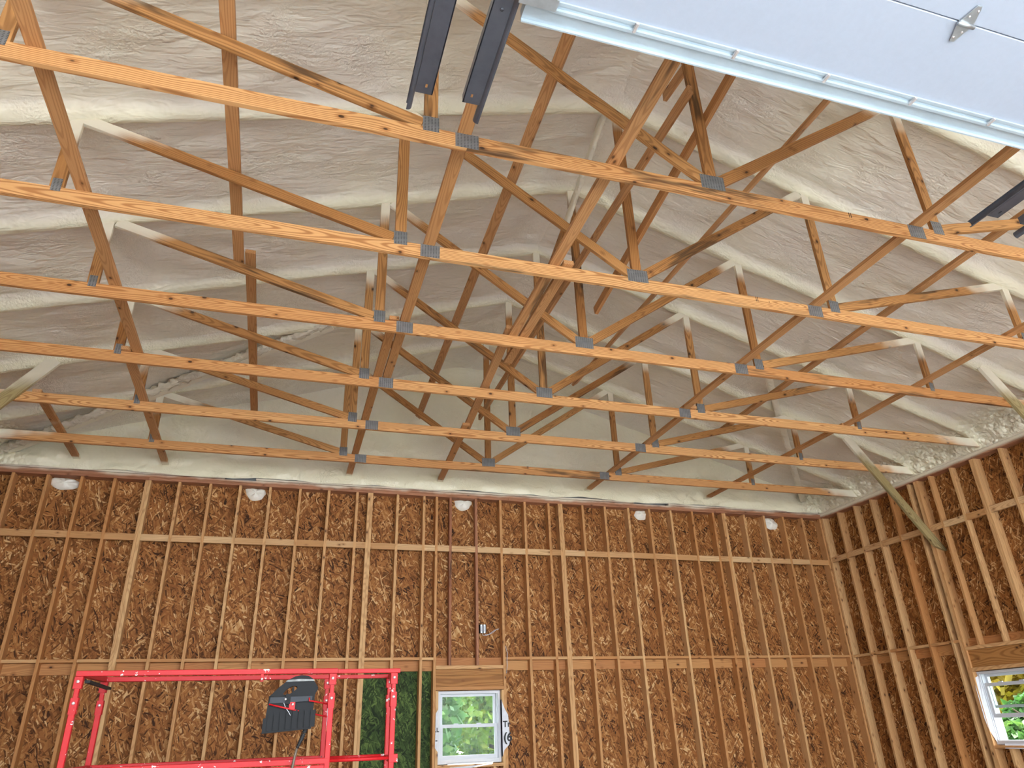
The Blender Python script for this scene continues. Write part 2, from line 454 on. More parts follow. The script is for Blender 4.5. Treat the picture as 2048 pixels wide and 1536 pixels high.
# ================================================================== SETTING
# floor and ground
fv, ff = slab_boxes([((-6.75, YF - .15, -.2), (6.75, 7.45, 0))])
tag(put('floor', mesh('floor', fv, ff), 'concrete'), 'bare concrete floor of the garage', kind='structure')
fv, ff = slab_boxes([((-40, -45, -.5), (40, YF - .15, -.05))])
tag(put('ground_driveway', mesh('ground_driveway', fv, ff), 'drive'), 'pale driveway in front of the garage doors', kind='structure')
fv, ff = slab_boxes([((-40, YF - .15, -.5), (-6.75, 40, -.05)), ((6.75, YF - .15, -.5), (40, 40, -.05)), ((-6.75, 7.45, -.5), (6.75, 40, -.05))])
tag(put('ground_yard', mesh('ground_yard', fv, ff), 'lawn'), 'green yard around the garage', kind='structure')

# ---- back wall
W1 = (-.49, .42, 1.13, 2.035)            # window rough opening x0 x1 z0 z1
fv, ff = slab_boxes([((-6.75, 7.256, 0), (W1[0], 7.40, 5.0)), ((W1[1], 7.256, 0), (6.75, 7.40, 5.0)),
                     ((W1[0], 7.256, 0), (W1[1], 7.40, W1[2])), ((W1[0], 7.256, W1[3]), (W1[1], 7.40, 5.0))])
gv = [(-6.75, 7.256, 5.0), (6.75, 7.256, 5.0), (0, 7.256, 7.35), (-6.75, 7.40, 5.0), (6.75, 7.40, 5.0), (0, 7.40, 7.35)]
k = len(fv); fv += gv; ff += [(k, k + 2, k + 1), (k + 3, k + 4, k + 5), (k, k + 3, k + 5, k + 2), (k + 1, k + 2, k + 5, k + 4)]
wall_back = tag(put('wall_back', mesh('wall_back', fv, ff), 'siding'), 'back wall of bare studs over strand board sheathing with one window', kind='structure')
OY = 7.24
def panel(name, x0, x1, z0, z1, m, parent, plane='y', c=OY, t=.012):
    """sheathing panel with its face in local XY"""
    g = .002
    mw_key = (round(x1 - x0, 3), round(z1 - z0, 3), m, t)
    me = _cache.get(mw_key)
    if me is None:
        a, b_ = (x1 - x0) / 2 - g, (z1 - z0) / 2 - g
        v, f = slab_boxes([((-a, -b_, -t / 2), (a, b_, t / 2))])
        me = mesh('panel', v, f); me.materials.append(MT[m]); _cache[mw_key] = me
    if plane == 'y': R = Matrix(((1, 0, 0), (0, 0, -1), (0, 1, 0))).to_4x4(); T = ((x0 + x1) / 2, c + t / 2, (z0 + z1) / 2)
    else: R = Matrix(((0, 0, 1), (1, 0, 0), (0, 1, 0))).to_4x4(); T = (c + t / 2, (x0 + x1) / 2, (z0 + z1) / 2)
    return put(name, me, None, parent, Matrix.Translation(T) @ R)
low = [-6.69, -5.415, -4.20, -2.985, -1.75, -1.555, -.50]
for a, b_ in zip(low[:-1], low[1:]):
    panel('osb_panel', a, b_, 0, 2.44, 'green' if a == -1.555 else 'osb', wall_back)
panel('osb_panel', W1[0] - .01, W1[1] + .01, 0, W1[2], 'osb', wall_back)
panel('osb_panel', W1[0] - .01, W1[1] + .01, W1[3], 2.44, 'osb', wall_back)
low = [.43, 1.28, 2.48, 3.69, 4.93, 6.14, 6.69]
for a, b_ in zip(low[:-1], low[1:]): panel('osb_panel', a, b_, 0, 2.44, 'osb', wall_back)
up = [-6.69, -5.015, -3.80, -2.575, -1.15, -.73, .48, 1.87, 3.085, 4.31, 5.53, 6.69]
for a, b_ in zip(up[:-1], up[1:]): panel('osb_panel', a, b_, 2.44, 4.88, 'osb', wall_back)

T2 = .038
SX = [-6.225, -5.82, -5.415, -5.015, (-4.60, 2), -4.20, -3.795, -3.397, -2.988, -2.572, -2.163, -1.749, (-1.555, 2), -1.145, -.740, -.545,
      .472, .876, 1.281, (1.482, 2), 1.873, 2.268, 2.694, 3.084, 3.487, 3.897, 4.310, (4.515, 2), 4.928, 5.335, 5.735, 6.135, 6.529]
xs = []
for s in SX:
    if isinstance(s, tuple): xs += [s[0] - .0195, s[0] + .0195]
    else: xs.append(s)
for x in xs:
    box('stud', (x - T2 / 2, YB, 0), (x + T2 / 2, OY, 4.79), 'stud', wall_back)
for x in (-.506, .436):                   # jack studs carrying the header
    box('jack_stud', (x - .018, YB, 0), (x + .018, OY, 2.035), 'stud', wall_back)
for x in (-.328, .077):                   # cripples above the header
    box('cripple_stud', (x - T2 / 2, YB + .002, 2.362), (x + T2 / 2, OY - .045, 4.79), 'plate', wall_back)
for x in (-.30, .03, .30):
    box('cripple_stud', (x - T2 / 2, YB + .002, .04), (x + T2 / 2, OY, 1.085), 'stud', wall_back)
edges = sorted(xs)
for a, b_ in zip(edges[:-1], edges[1:]):
    a2, b2 = a + T2 / 2, b_ - T2 / 2
    if b2 - a2 < .05: continue
    if abs(a + .545) < .01:
        for u0, u1 in ((a2, -.328 - T2 / 2), (-.328 + T2 / 2, .077 - T2 / 2), (.077 + T2 / 2, b2)):
            box('blocking', (u0, YB + random.uniform(.001, .005), 3.957), (u1, YB + .04, 4.045), 'block', wall_back)
        box('belt_board', (a2, OY - .042, 2.362), (b2, OY - .004, 2.47), 'belt', wall_back)
        continue
    dz = random.uniform(-.004, .004)
    box('blocking', (a2, YB + random.uniform(.001, .006), 3.957 + dz), (b2, YB + .042, 4.045 + dz), 'block', wall_back)
    box('belt_ledge', (a2, YB + .004, 2.432), (b2, OY, 2.47), 'stud', wall_back)
    box('belt_board', (a2, OY - .04, 2.296), (b2, OY - .001, 2.43), 'belt', wall_back)
# window header stack
box('header_ledge', (-.526, YB + .002, 2.314), (.453, OY, 2.36), 'stud', wall_back)
box('header_board', (-.526, YB + .035, 2.233), (.453, OY, 2.312), 'header', wall_back)
box('header_board', (-.526, YB + .03, 2.088), (.453, OY, 2.231), 'header', wall_back)
box('header_ledge', (-.526, YB + .004, 2.040), (.453, OY, 2.086), 'stud', wall_back)
box('window_sill_plate', (-.488, YB + .002, 1.087), (.418, OY, 1.125), 'stud', wall_back)
# top plates, in lapped lengths, and the nailer above them
for x0, x1 in ((-6.6, -4.60), (-4.596, .60), (.604, 4.36), (4.364, 6.55)):
    box('top_plate', (x0, YB - .002, 4.792), (x1, OY, 4.829), 'plate_b', wall_back)
for x0, x1 in ((-6.6, -2.60), (-2.596, 1.47), (1.474, 6.55)):
    box('top_plate', (x0, YB + random.uniform(-.004, .002), 4.831), (x1, OY, 4.868), 'plate_b', wall_back)
for x0, x1, z0 in ((-6.6, -3.62, 4.871), (-3.20, 2.80, 4.871), (3.45, 6.50, 4.871), (-6.6, -4.9, 4.903)):
    box('nailer', (x0, YB - .02, z0), (x1, YB + .1, z0 + .03), 'plate_b', wall_back)
box('bottom_plate', (-6.6, YB + .001, .001), (6.55, OY, .04), 'stud', wall_back)

# white foam patches shot over holes near the top of the sheathing
for i, (x, z, rx, rz) in enumerate(((-5.64, 4.72, .185, .09), (-3.19, 4.73, .15, .10), (-.10, 4.745, .15, .10), (2.99, 4.735, .125, .10), (5.55, 4.69, .13, .115))):
    a = np.linspace(0, 2 * np.pi, 33)[:-1]; vs_, fs_ = [], []
    rs = np.random.RandomState(50 + i); ph = rs.rand(4) * 6.28
    for kx, (rr, hh) in enumerate(((1.0, 0), (.88, .022), (.66, .036), (.35, .046), (.02, .05))):
        for t in a:
            w_ = 1 + .10 * math.sin(2 * t + ph[0]) + .07 * math.sin(3 * t + ph[1]) + .03 * math.sin(7 * t + ph[2])
            zz = rz * rr * w_ * math.sin(t); zz = min(zz, 4.785 - z)
            vs_.append((rx * rr * w_ * math.cos(t), -hh * (1 + .25 * math.sin(5 * t + ph[3])), zz))
    for kx in range(4):
        for j in range(32): fs_.append((kx * 32 + j, kx * 32 + (j + 1) % 32, (kx + 1) * 32 + (j + 1) % 32, (kx + 1) * 32 + j))
    fs_.append(tuple(range(128, 160)))
    put('foam_patch', mesh('foam_patch', vs_, fs_, True), 'foamw', wall_back, Matrix.Translation((x, OY, z)))

# ---- right wall
W2 = (3.985, 4.885, 1.13, 2.035)
OX = XW + .14
fv, ff = slab_boxes([((OX + .014, YF, 0), (OX + .16, W2[0], 5.0)), ((OX + .014, W2[1], 0), (OX + .16, 7.25, 5.0)),
                     ((OX + .014, W2[0], 0), (OX + .16, W2[1], W2[2])), ((OX + .014, W2[0], W2[3]), (OX + .16, W2[1], 5.0))])
wall_right = tag(put('wall_right', mesh('wall_right', fv, ff), 'siding'), 'right side wall of bare studs over strand board with one window', kind='structure')
ye = [YF, -4.4, -3.2, -2.0, -.8, .4, 1.6, 2.8, 3.97]
for a, b_ in zip(ye[:-1], ye[1:]): panel('osb_panel', a, b_, 0, 2.44, 'osb', wall_right, 'x', OX)
for a, b_ in ((4.90, 6.02), (6.02, 7.235)): panel('osb_panel', a, b_, 0, 2.44, 'osb', wall_right, 'x', OX)
panel('osb_panel', 3.97, 4.90, 0, W2[2], 'osb', wall_right, 'x', OX)
panel('osb_panel', 3.97, 4.90, W2[3], 2.44, 'osb', wall_right, 'x', OX)
ye = [YF, -4.0, -2.8, -1.6, -.4, .8, 2.0, 3.2, 4.64, 5.86, 7.235]
for a, b_ in zip(ye[:-1], ye[1:]): panel('osb_panel', a, b_, 2.44, 4.88, 'osb', wall_right, 'x', OX)
YS = [7.078, 6.668, 6.262, 5.873, 5.461, 5.056, 4.925, 4.887, 3.893, 3.855, 3.421] + [3.02 - .406 * i for i in range(21)]
for y in YS:
    box('stud', (XW, y - T2 / 2, 0), (OX, y + T2 / 2, 4.79), 'stud', wall_right)
for y in (4.64, 4.245):
    box('cripple_stud', (XW + .002, y - T2 / 2, 2.362), (OX - .045, y + T2 / 2, 4.79), 'stud', wall_right)
for y in (4.64, 4.245): box('cripple_stud', (XW + .002, y - T2 / 2, .04), (OX, y + T2 / 2, 1.085), 'stud', wall_right)
ed = sorted(YS)
for a, b_ in zip(ed[:-1], ed[1:]):
    a2, b2 = a + T2 / 2, b_ - T2 / 2
    if b2 - a2 < .05: continue
    if abs(b_ - 4.887) < .01:
        for u0, u1 in ((a2, 4.245 - T2 / 2), (4.245 + T2 / 2, 4.64 - T2 / 2), (4.64 + T2 / 2, b2)):
            box('blocking', (XW + .002, u0, 3.997), (XW + .04, u1, 4.085), 'block', wall_right)
        box('belt_board', (OX - .042, a2, 2.362), (OX - .004, b2, 2.47), 'belt', wall_right)
        continue
    dz = random.uniform(-.005, .005)
    box('blocking', (XW + random.uniform(.001, .006), a2, 3.997 + dz), (XW + .042, b2, 4.085 + dz), 'block', wall_right)
    box('belt_ledge', (XW + .004, a2, 2.425), (OX, b2, 2.463), 'stud', wall_right)
    box('belt_board', (OX - .04, a2, 2.29), (OX - .001, b2, 2.423), 'belt', wall_right)
for z0, z1, o in ((2.314, 2.36, .002), (2.04, 2.086, .004)): box('header_ledge', (XW + o, 3.912, z0), (OX, 4.868, z1), 'stud', wall_right)
box('header_board', (XW + .03, 3.912, 2.088), (OX, 4.868, 2.312), 'header', wall_right)
box('window_sill_plate', (XW + .002, 3.912, 1.087), (OX, 4.868, 1.125), 'stud', wall_right)
for a, b_ in ((YF, .6), (.604, 3.85), (3.854, 7.09)):
    box('top_plate', (XW - .002, a, 4.792), (OX, b_, 4.829), 'plate_r', wall_right)
for a, b_ in ((YF, 2.2), (2.204, 7.09)):
    box('top_plate', (XW, a, 4.831), (OX, b_, 4.868), 'plate_r', wall_right)
box('top_plate', (XW - .008, YF, 4.870), (OX, 7.09, 4.889), 'plate_r', wall_right)
box('bottom_plate', (XW + .001, YF, .001), (OX, 7.09, .04), 'stud', wall_right)

# ---- left wall (outside the picture)
fv, ff = slab_boxes([((-OX - .16, YF, 0), (-OX - .014, 7.25, 5.0))])
wall_left = tag(put('wall_left', mesh('wall_left', fv, ff), 'siding'), 'left side wall of the garage', kind='structure')
ye = [YF + 1.22 * i for i in range(11)] + [7.235]
for a, b_ in zip(ye[:-1], ye[1:]):
    for z0, z1 in ((0, 2.44), (2.44, 4.88)):
        panel('osb_panel', a, b_, z0, z1, 'osb', wall_left, 'x', -OX - .012)
for i in range(31):
    y = 7.06 - .406 * i
    box('stud', (-OX, y - T2 / 2, 0), (-XW, y + T2 / 2, 4.79), 'stud', wall_left)
box('top_plate', (-OX, YF, 4.792), (-XW, 7.09, 4.889), 'plate', wall_left)

# ---- front wall with the three door openings, behind the camera
DO = [(-5.9, -2.28), (-1.88, 1.78), (2.12, 5.75)]
OPH = 4.30
bx = [((-6.75, YF - .15, 0), (DO[0][0], YF, OPH)), ((DO[0][1], YF - .15, 0), (DO[1][0], YF, OPH)), ((DO[1][1], YF - .15, 0), (DO[2][0], YF, OPH)),
      ((DO[2][1], YF - .15, 0), (6.75, YF, OPH)), ((-6.75, YF - .15, OPH), (6.75, YF, 5.0))]
fv, ff = slab_boxes(bx)
gv = [(-6.75, YF, 5.0), (6.75, YF, 5.0), (0, YF, 7.35), (-6.75, YF - .15, 5.0), (6.75, YF - .15, 5.0), (0, YF - .15, 7.35)]
k = len(fv); fv += gv; ff += [(k, k + 1, k + 2), (k + 3, k + 5, k + 4), (k, k + 2, k + 5, k + 3), (k + 1, k + 4, k + 5, k + 2)]
tag(put('wall_front', mesh('wall_front', fv, ff), 'osb'), 'front wall with three tall garage door openings', kind='structure')

# ---- roof deck and sprayed foam
rv = []
for z in (7.32, 7.45):
    rv += [(-7.2, YF - .4, z - RM * 7.2), (0, YF - .4, z), (7.2, YF - .4, z - RM * 7.2), (-7.2, 7.8, z - RM * 7.2), (0, 7.8, z), (7.2, 7.8, z - RM * 7.2)]
rf = [(0, 1, 4, 3), (1, 2, 5, 4), (6, 9, 10, 7), (7, 10, 11, 8), (0, 6, 7, 1), (1, 7, 8, 2), (3, 4, 10, 9), (4, 5, 11, 10), (0, 3, 9, 6), (2, 8, 11, 5)]
ceiling = tag(put('ceiling', mesh('ceiling', rv, rf), 'deck'), 'sloped roof underside coated with cream spray foam', kind='structure')
DX = .034
for side in (-1, 1):
    s = np.concatenate([np.arange(-.102, 6.30, DX), np.linspace(6.30, 6.72, 30)])
    y = np.arange(YF - .02, 7.22, DX)
    Sg, Yg = np.meshgrid(s, y, indexing='ij')
    dy = np.abs((Yg / U + .5) % 1.0 - .5) * U
    wob = vnoise(Sg * 3.1 + 9 * side, Yg * 3.1, 3) * .03
    prof = sstep(dy + wob * .6, .026, .105)
    field = .105 + .03 * np.cos(dy / (U / 2) * np.pi + np.pi) * .5
    h = -.014 + prof * field
    A = vnoise(Sg * 1.7 + 40 * side, Yg * 4.2, 11) * .045 + vnoise(Sg * 5.0, Yg * 9.0 + 3 * side, 12) * .020
    A += np.abs(vnoise(Sg * 2.3 + 5, Yg * 15.0 + vnoise(Sg * 1.5, Yg * 1.5, 31) * 9, 13)) * -.016 + vnoise(Sg * 14, Yg * 26, 14) * .006
    A += sstep(np.abs(vnoise(Sg * 1.9 + .5, Yg * .02, 15)), .0, .05) * .006
    h = h + A * (.25 + .75 * prof)
    ev = sstep(Sg, 6.0, 6.35)
    h += ev * prof * (vnoise(Sg * 16, Yg * 11 + 7 * side, 16) * .075 + vnoise(Sg * 30, Yg * 22, 17) * .03 - .02)
    # eave: curve down onto the wall plate
    t = np.clip((Sg - 6.30) / .42, 0, 1)
    Xe = np.where(Sg < 6.30, Sg, 6.30 + .27 * np.sin(t * np.pi / 2))
    Xe = Xe + np.where(t > 0, 1, 0) * prof * (vnoise(Sg * 22, Yg * 12 + 5 * side, 18) * .07 + vnoise(Sg * 40, Yg * 24, 19) * .03 - .03) * np.sin(np.clip(t, 0, .9) / .9 * np.pi)
    Zb = RZ - RM * Xe + h - (1 - np.cos(t * np.pi / 2)) * .30
    Zb = np.where(t > 0, np.maximum(Zb, 4.872), Zb)
    rid = sstep(Sg, .0, .30)
    Zb = Zb - (1 - rid) * .05 * prof
    cream = np.clip(1.0 - prof * 1.0 + .25 + ev * .7 + vnoise(Sg * .6, Yg * .9, 21) * .5 - .15, 0, 1)
    put('foam_slope', grid_mesh('foam_slope', side * Xe, Yg, Zb, cream, flip=side > 0), 'foam', ceiling)
# gable end above the back wall
gx = np.arange(-6.62, 6.63, .036); gz = np.linspace(0, 1, 70)
GX, GT = np.meshgrid(gx, gz, indexing='ij')
ztop = np.maximum(RZ - RM * np.abs(GX) + .16, 5.05)
GZ = 4.88 + (ztop - 4.88) * GT
GY = 7.07 + vnoise(GX * 1.5, GZ * 5.0, 41) * .05 + vnoise(GX * 4, GZ * 11, 42) * .022 + vnoise(GX * 12, GZ * 26, 43) * .006
low_ = 1 - sstep(GZ, 4.93, 5.22)
GY -= low_ * (.035 + vnoise(GX * 6, GZ * 9, 44) * .05)
GZ = GZ + (1 - sstep(GZ, 4.88, 4.95)) * vnoise(GX * 2.2, GZ * 0, 45) * .035
cream = np.clip(.75 + low_ * .4 + vnoise(GX * .9, GZ * 2.1, 46) * .5, 0, 1)
put('gable_foam', grid_mesh('gable_foam', GX, GY, GZ, cream), 'foam', wall_back)

# ================================================================== WINDOWS
def window(name, label, plane, x0, x1, z0, z1, c, raised=None):
    """double hung vinyl window; plane 'y' faces -Y at y=c, plane 'x' faces -X at x=c"""
    root = tag(empty(name, (c, (x0 + x1) / 2, z0) if plane == 'x' else ((x0 + x1) / 2, c, z0)), label, kind='structure')
    def bar(n, u0, u1, d0, d1, v0, v1, m='white', par=root):
        if plane == 'y': return box(n, (u0, c + d0, v0), (u1, c + d1, v1), m, par)
        return box(n, (c + d0, u0, v0), (c + d1, u1, v1), m, par)
    fw = .034
    for n, a in (('jamb', (x0, x0 + fw, z0, z1)), ('jamb', (x1 - fw, x1, z0, z1)), ('head_frame', (x0 + fw, x1 - fw, z1 - fw, z1)), ('sill_frame', (x0 + fw, x1 - fw, z0, z0 + .05))):
        bar(n, a[0], a[1], 0, .13, a[2], a[3])
    bar('jamb_stop', x0 + fw, x0 + fw + .012, .02, .12, z0 + .05, z1 - fw); bar('jamb_stop', x1 - fw - .012, x1 - fw, .02, .12, z0 + .05, z1 - fw)
    zm = (z0 + z1) / 2
    def sash(n, v0, v1, d, rails):
        e = tag(empty(n, Vector((0, 0, 0))), None); e.parent = root
        e.location = (0, 0, 0)
        st = .036
        a0, a1 = x0 + fw + .013, x1 - fw - .013
        parts = [(a0, a0 + st, v0, v1), (a1 - st, a1, v0, v1), (a0 + st, a1 - st, v0, v0 + rails[0]), (a0 + st, a1 - st, v1 - rails[1], v1)]
        for q, nm in zip(parts, ('stile', 'stile', 'rail', 'rail')):
            bar(nm, q[0], q[1], d, d + .035, q[2], q[3], par=e)
        bar('pane', a0 + st - .004, a1 - st + .004, d + .014, d + .019, v0 + rails[0] - .004, v1 - rails[1] + .004, 'glass', par=e)
        return e
    sash('upper_sash', zm - .01, z1 - fw, .075, (.034, .034))
    if raised is None: sash('lower_sash', z0 + .05, zm + .03, .03, (.05, .042))
    else: sash('lower_sash', z0 + .05 + raised, zm + .03 + raised, .03, (.05, .042))
    for f in (.3, .66):
        bar('sash_lock', x0 + (x1 - x0) * f - .03, x0 + (x1 - x0) * f + .03, .028, .05, zm + .03 + (raised or 0), zm + .042 + (raised or 0))
    return root, bar
win1, bar1 = window('window_1', 'white vinyl double hung window in back wall with torn white wrap', 'y', -.484, .414, 1.134, 2.03, 7.165)
win2, bar2 = window('window_2', 'white vinyl window in right wall with its lower sash raised', 'x', 3.99, 4.862, 1.134, 2.03, 6.61, .27)
def flap(name, pts, plane, parent, bow=.008, t=.0012):
    """torn sheet of house wrap: outline pts (u, v, depth), slightly bowed, with thickness"""
    n = len(pts); cu = sum(p[0] for p in pts) / n; cv = sum(p[1] for p in pts) / n; cd = sum(p[2] for p in pts) / n - bow
    vs_ = [(u, d, v) for u, v, d in pts] + [(cu, cd, cv)]
    vs_ += [(x, y + t, z) for x, y, z in vs_]
    if plane == 'x': vs_ = [(y, x, z) for x, y, z in vs_]
    fs_ = []
    for i in range(n):
        j = (i + 1) % n
        fs_ += [(i, j, n), (n + 1 + j, n + 1 + i, 2 * n + 1), (i, n + 1 + i, n + 1 + j, j)]
    return put(name, mesh(name, vs_, fs_), 'wrap', parent)
flap('wrap_flap', [(.414, 1.905, 7.095), (.425, 1.865, 7.094), (.455, 1.79, 7.092), (.499, 1.715, 7.088), (.510, 1.60, 7.086), (.517, 1.385, 7.087), (.505, 1.34, 7.09), (.436, 1.275, 7.093), (.414, 1.20, 7.095)], 'y', win1, .004)
flap('wrap_reveal', [(.414, 1.905, 7.095), (.414, 1.905, 7.164), (.414, 1.20, 7.164), (.414, 1.20, 7.095)], 'y', win1, 0)
flap('wrap_flap', [(-.490, 1.80, 7.095), (-.522, 1.75, 7.094), (-.528, 1.335, 7.094), (-.490, 1.285, 7.095)], 'y', win1, .002)
flap('wrap_flap', [(-.36, 1.15, 7.16), (.30, 1.15, 7.16), (.26, 1.115, 7.085), (-.02, 1.085, 7.08), (-.31, 1.075, 7.08)], 'y', win1, .004)
flap('wrap_flap', [(4.85, 1.98, 6.608), (4.875, 1.95, 6.56), (4.882, 1.83, 6.545), (4.882, 1.45, 6.54), (4.872, 1.32, 6.55), (4.845, 1.16, 6.60), (4.835, 1.2, 6.608), (4.835, 1.95, 6.608)], 'x', win2, .006)
flap('wrap_flap', [(4.74, 1.15, 6.606), (4.70, 1.09, 6.54), (4.0, 1.08, 6.54), (4.0, 1.15, 6.606)], 'x', win2, .004)
def text(name, s, size, loc, parent, rot=(math.pi / 2, 0, 0), m='ink'):
    c = bpy.data.curves.new(name, 'FONT'); c.body = s; c.size = size; c.extrude = .0004; c.offset = size * .03
    c.materials.append(MT[m])
    o = bpy.data.objects.new(name, c); COL.objects.link(o); o.parent = parent
    o.location = Vector(loc) - world_loc(parent); o.rotation_euler = rot
    return o
text('wrap_lettering', 'Tr', .105, (.422, 7.0815, 1.562), win1)
text('wrap_lettering', '(6', .15, (.424, 7.0815, 1.385), win1)
text('wrap_lettering', '.L', .075, (-.528, 7.0905, 1.525), win1)
text('wrap_lettering', '-', .09, (-.524, 7.0905, 1.40), win1)

# electrical box with two devices on the wall
eb = tag(empty('switch_box', (.165, 7.14, 2.80)), 'open electrical box with two white devices and loose wires between studs', 'electrical box')
v, f = slab_boxes([((-.05, -.02, 0), (.05, .03, .004)), ((-.05, -.02, .111), (.05, .03, .115)), ((-.05, -.02, 0), (-.047, .03, .115)), ((.047, -.02, 0), (.05, .03, .115)), ((-.05, .027, 0), (.05, .03, .115))])
put('box_shell', mesh('box_shell', v, f), 'black', eb, Matrix.Translation(world_loc(eb)))
for dx in (-.024, .022):
    X0, Y0, Z0 = eb.location
    d = box('device', (X0 + dx - .016, Y0 - .03, Z0 + .018), (X0 + dx + .016, Y0 - .008, Z0 + .098), 'white', eb)
    for dz in (.006, .103): box('mounting_ear', (X0 + dx - .013, Y0 - .026, Z0 + dz - .007), (X0 + dx + .013, Y0 - .022, Z0 + dz + .009), 'galv', d)
for k, (pts) in enumerate((((.15, 7.12, 2.80), (.16, 7.11, 2.765), (.21, 7.10, 2.76), (.27, 7.12, 2.79), (.33, 7.14, 2.83), (.40, 7.15, 2.86)),
                           ((.18, 7.12, 2.80), (.20, 7.11, 2.775), (.25, 7.10, 2.775), (.31, 7.12, 2.80), (.37, 7.15, 2.845), (.42, 7.16, 2.86)))):
    put('loose_wire', tube_mesh(pts, .0035, 6), 'white', eb)
put('cable', tube_mesh([(.50, 7.12, 2.62), (.515, 7.09, 2.52), (.507, 7.09, 2.42), (.515, 7.11, 2.36), (.505, 7.12, 2.25)], .0045, 6), 'white', None)
tag(bpy.data.objects['cable'], 'thin white cable running down the stud beside the window header', 'cable')

# ================================================================== TRUSSES
XL1, XL2, XS = 2.07, 4.47, 1.832
def gusset(name, x, z, w, h, y, root, tilt=0):
    mw = Matrix.Translation((x, y - .0205, z)) @ Matrix(((1, 0, 0), (0, 0, -1), (0, 1, 0))).to_4x4() @ Matrix.Rotation(tilt, 4, 'Z')
    return put(name, board_mesh(w, h, .0016, 'plate_metal', .0003), None, root, mw)
def truss(y, label, rs):
    root = tag(empty('roof_truss', (0, y, CB)), label, 'roof truss', 'roof trusses under the foam ceiling')
    zc = (CB + CT) / 2
    for x0, x1 in ((-6.52, -XS), (-XS + .002, XS - .002), (XS, 6.52)):
        board('bottom_chord', (x0, y, zc), (x1, y, zc), CT - CB, T2, (0, 0, 1), 'chord', root)
    for s in (-1, 1):
        a, b_ = Vector((s * .0, y, RZ + .07)), Vector((s * 6.60, y, roof(6.60) + .07))
        board('top_chord', a, b_, .14, T2, (0, 0, 1), 'web', root)
        for xx in (XL1, XL2):
            board('vertical_web', (s * xx, y, CT), (s * xx, y, roof(xx) + .03), .089, T2 - .002, (1, 0, 0), 'web', root)
        j = rs.uniform(-.02, .02)
        board('diagonal_web', (s * (XL1 + .055), y, CT + .03), (s * (XL2 - .05 + j), y, roof(XL2 - .05) - .005), .089, T2 - .002, (0, 0, 1), 'web', root)
        board('diagonal_web', (s * .065, y, CT + .045), (s * (XL1 - .05 + j), y, roof(XL1 - .05) - .01), .089, T2 - .002, (0, 0, 1), 'web', root)
    board('king_post', (0, y, CT), (0, y, RZ + .05), .089, T2 - .003, (1, 0, 0), 'web', root)
    gusset('gusset_plate', 0, CT + .022, .195, .125, y, root, rs.uniform(-.02, .02))
    for s in (-1, 1):
        gusset('gusset_plate', s * XL1, CT + .028, .105, .125, y, root, rs.uniform(-.03, .03))
        gusset('gusset_plate', s * XS, zc + .001, .155, .118, y, root, rs.uniform(-.02, .02))
        gusset('gusset_plate', s * XL2, CT + .018, .062, .11, y, root, rs.uniform(-.03, .03))
    return root
TL = ['nearest roof truss, its bottom chord crossing the top of the photo', 'second roof truss from the camera, behind the nearest one',
      'third roof truss from the camera', 'fourth roof truss from the camera', 'fifth roof truss from the camera, next to last before the back wall',
      'farthest roof truss, closest to the back wall']
for i in range(6): truss(i * U, TL[i], random.Random(100 + i))
# grade stamps on the nearest chords
def stamp(x, z, y, w, h, root):
    for k, dx in enumerate((-w * .3, w * .25)): box('grade_stamp', (x + dx - w * .1, y - .0202, z - h / 2), (x + dx + w * .1, y - .0188, z + h / 2), 'inkb', root, .0002)
trs = [o for o in bpy.data.objects if o.name.startswith('roof_truss')]
trs.sort(key=lambda o: o.location.y)
stamp(1.20, 4.985, 0, .03, .05, trs[0]); stamp(1.36, 4.98, 0, .008, .02, trs[0]); stamp(1.20, 4.985, U, .03, .05, trs[1]); stamp(1.33, 4.975, U, .008, .02, trs[1])
stamp(.60, 5.0, 5 * U, .03, .04, trs[5])

# ---- long braces laid along the building
def lateral(label, segs, w=.089, t=T2, wdir=(1, 0, 0), mt='brace', group='lateral braces along the trusses'):
    for i, (p0, p1, lb) in enumerate(segs):
        mw, L = frame_mat(p0, p1, wdir)
        o = put('lateral_brace', board_mesh(L, w, t, mt), None, None, mw)
        tag(o, (label + ' ' + lb).strip(), 'brace', group)
ZB = CT + T2 / 2
lateral('flat board over the chords at far left,', [((-4.31, -1.4, ZB), (-4.30, 3.75, ZB), 'nearer length'), ((-4.395, 3.60, ZB), (-4.42, 7.15, ZB), 'farther length reaching the back gable')])
lateral('short board', [((-5.47, 4.862, ZB), (-5.52, 7.08, ZB), 'over the last two chords near the left treated brace')])
lateral('flat board over the chords by the left splice plates,', [((-1.855, -1.4, ZB), (-1.825, 3.72, ZB), 'nearer length'), ((-1.935, 2.40, ZB + .001), (-1.90, 7.15, ZB + .001), 'farther length')])
lateral('flat board over the chords left of the king posts,', [((-.805, -1.5, ZB), (-.755, 2.60, ZB), 'nearer length'), ((-.66, 1.16, ZB + .001), (-.64, 3.0, ZB + .001), 'short lapped length'),
        ((-.80, 2.36, ZB + .039), (-.60, 4.99, ZB + .039), 'middle length'), ((-.66, 4.75, ZB), (-.51, 7.15, ZB), 'farther length')])
lateral('flat board over the chords by the right splice plates,', [((1.855, -1.4, ZB), (1.85, 3.75, ZB), 'nearer length'), ((1.94, 3.60, ZB), (1.95, 7.15, ZB), 'farther length')])
lateral('flat board over the chords at far right,', [((4.20, -1.4, ZB), (4.28, 3.655, ZB), 'nearer length'), ((4.25, 3.66, ZB), (4.18, 7.15, ZB), 'farther length')])
lateral('board on the outer left diagonal webs,', [((-3.345, -1.4, 5.455), (-3.365, 2.60, 5.455), 'nearer length'), ((-3.265, 2.30, 5.47), (-3.28, 5.95, 5.47), 'farther length')])
lateral('board on the inner left diagonal webs, passing above them', [((-1.185, -1.4, 5.885), (-.955, 6.6, 5.885), '')], wdir=(.8, 0, -.6))
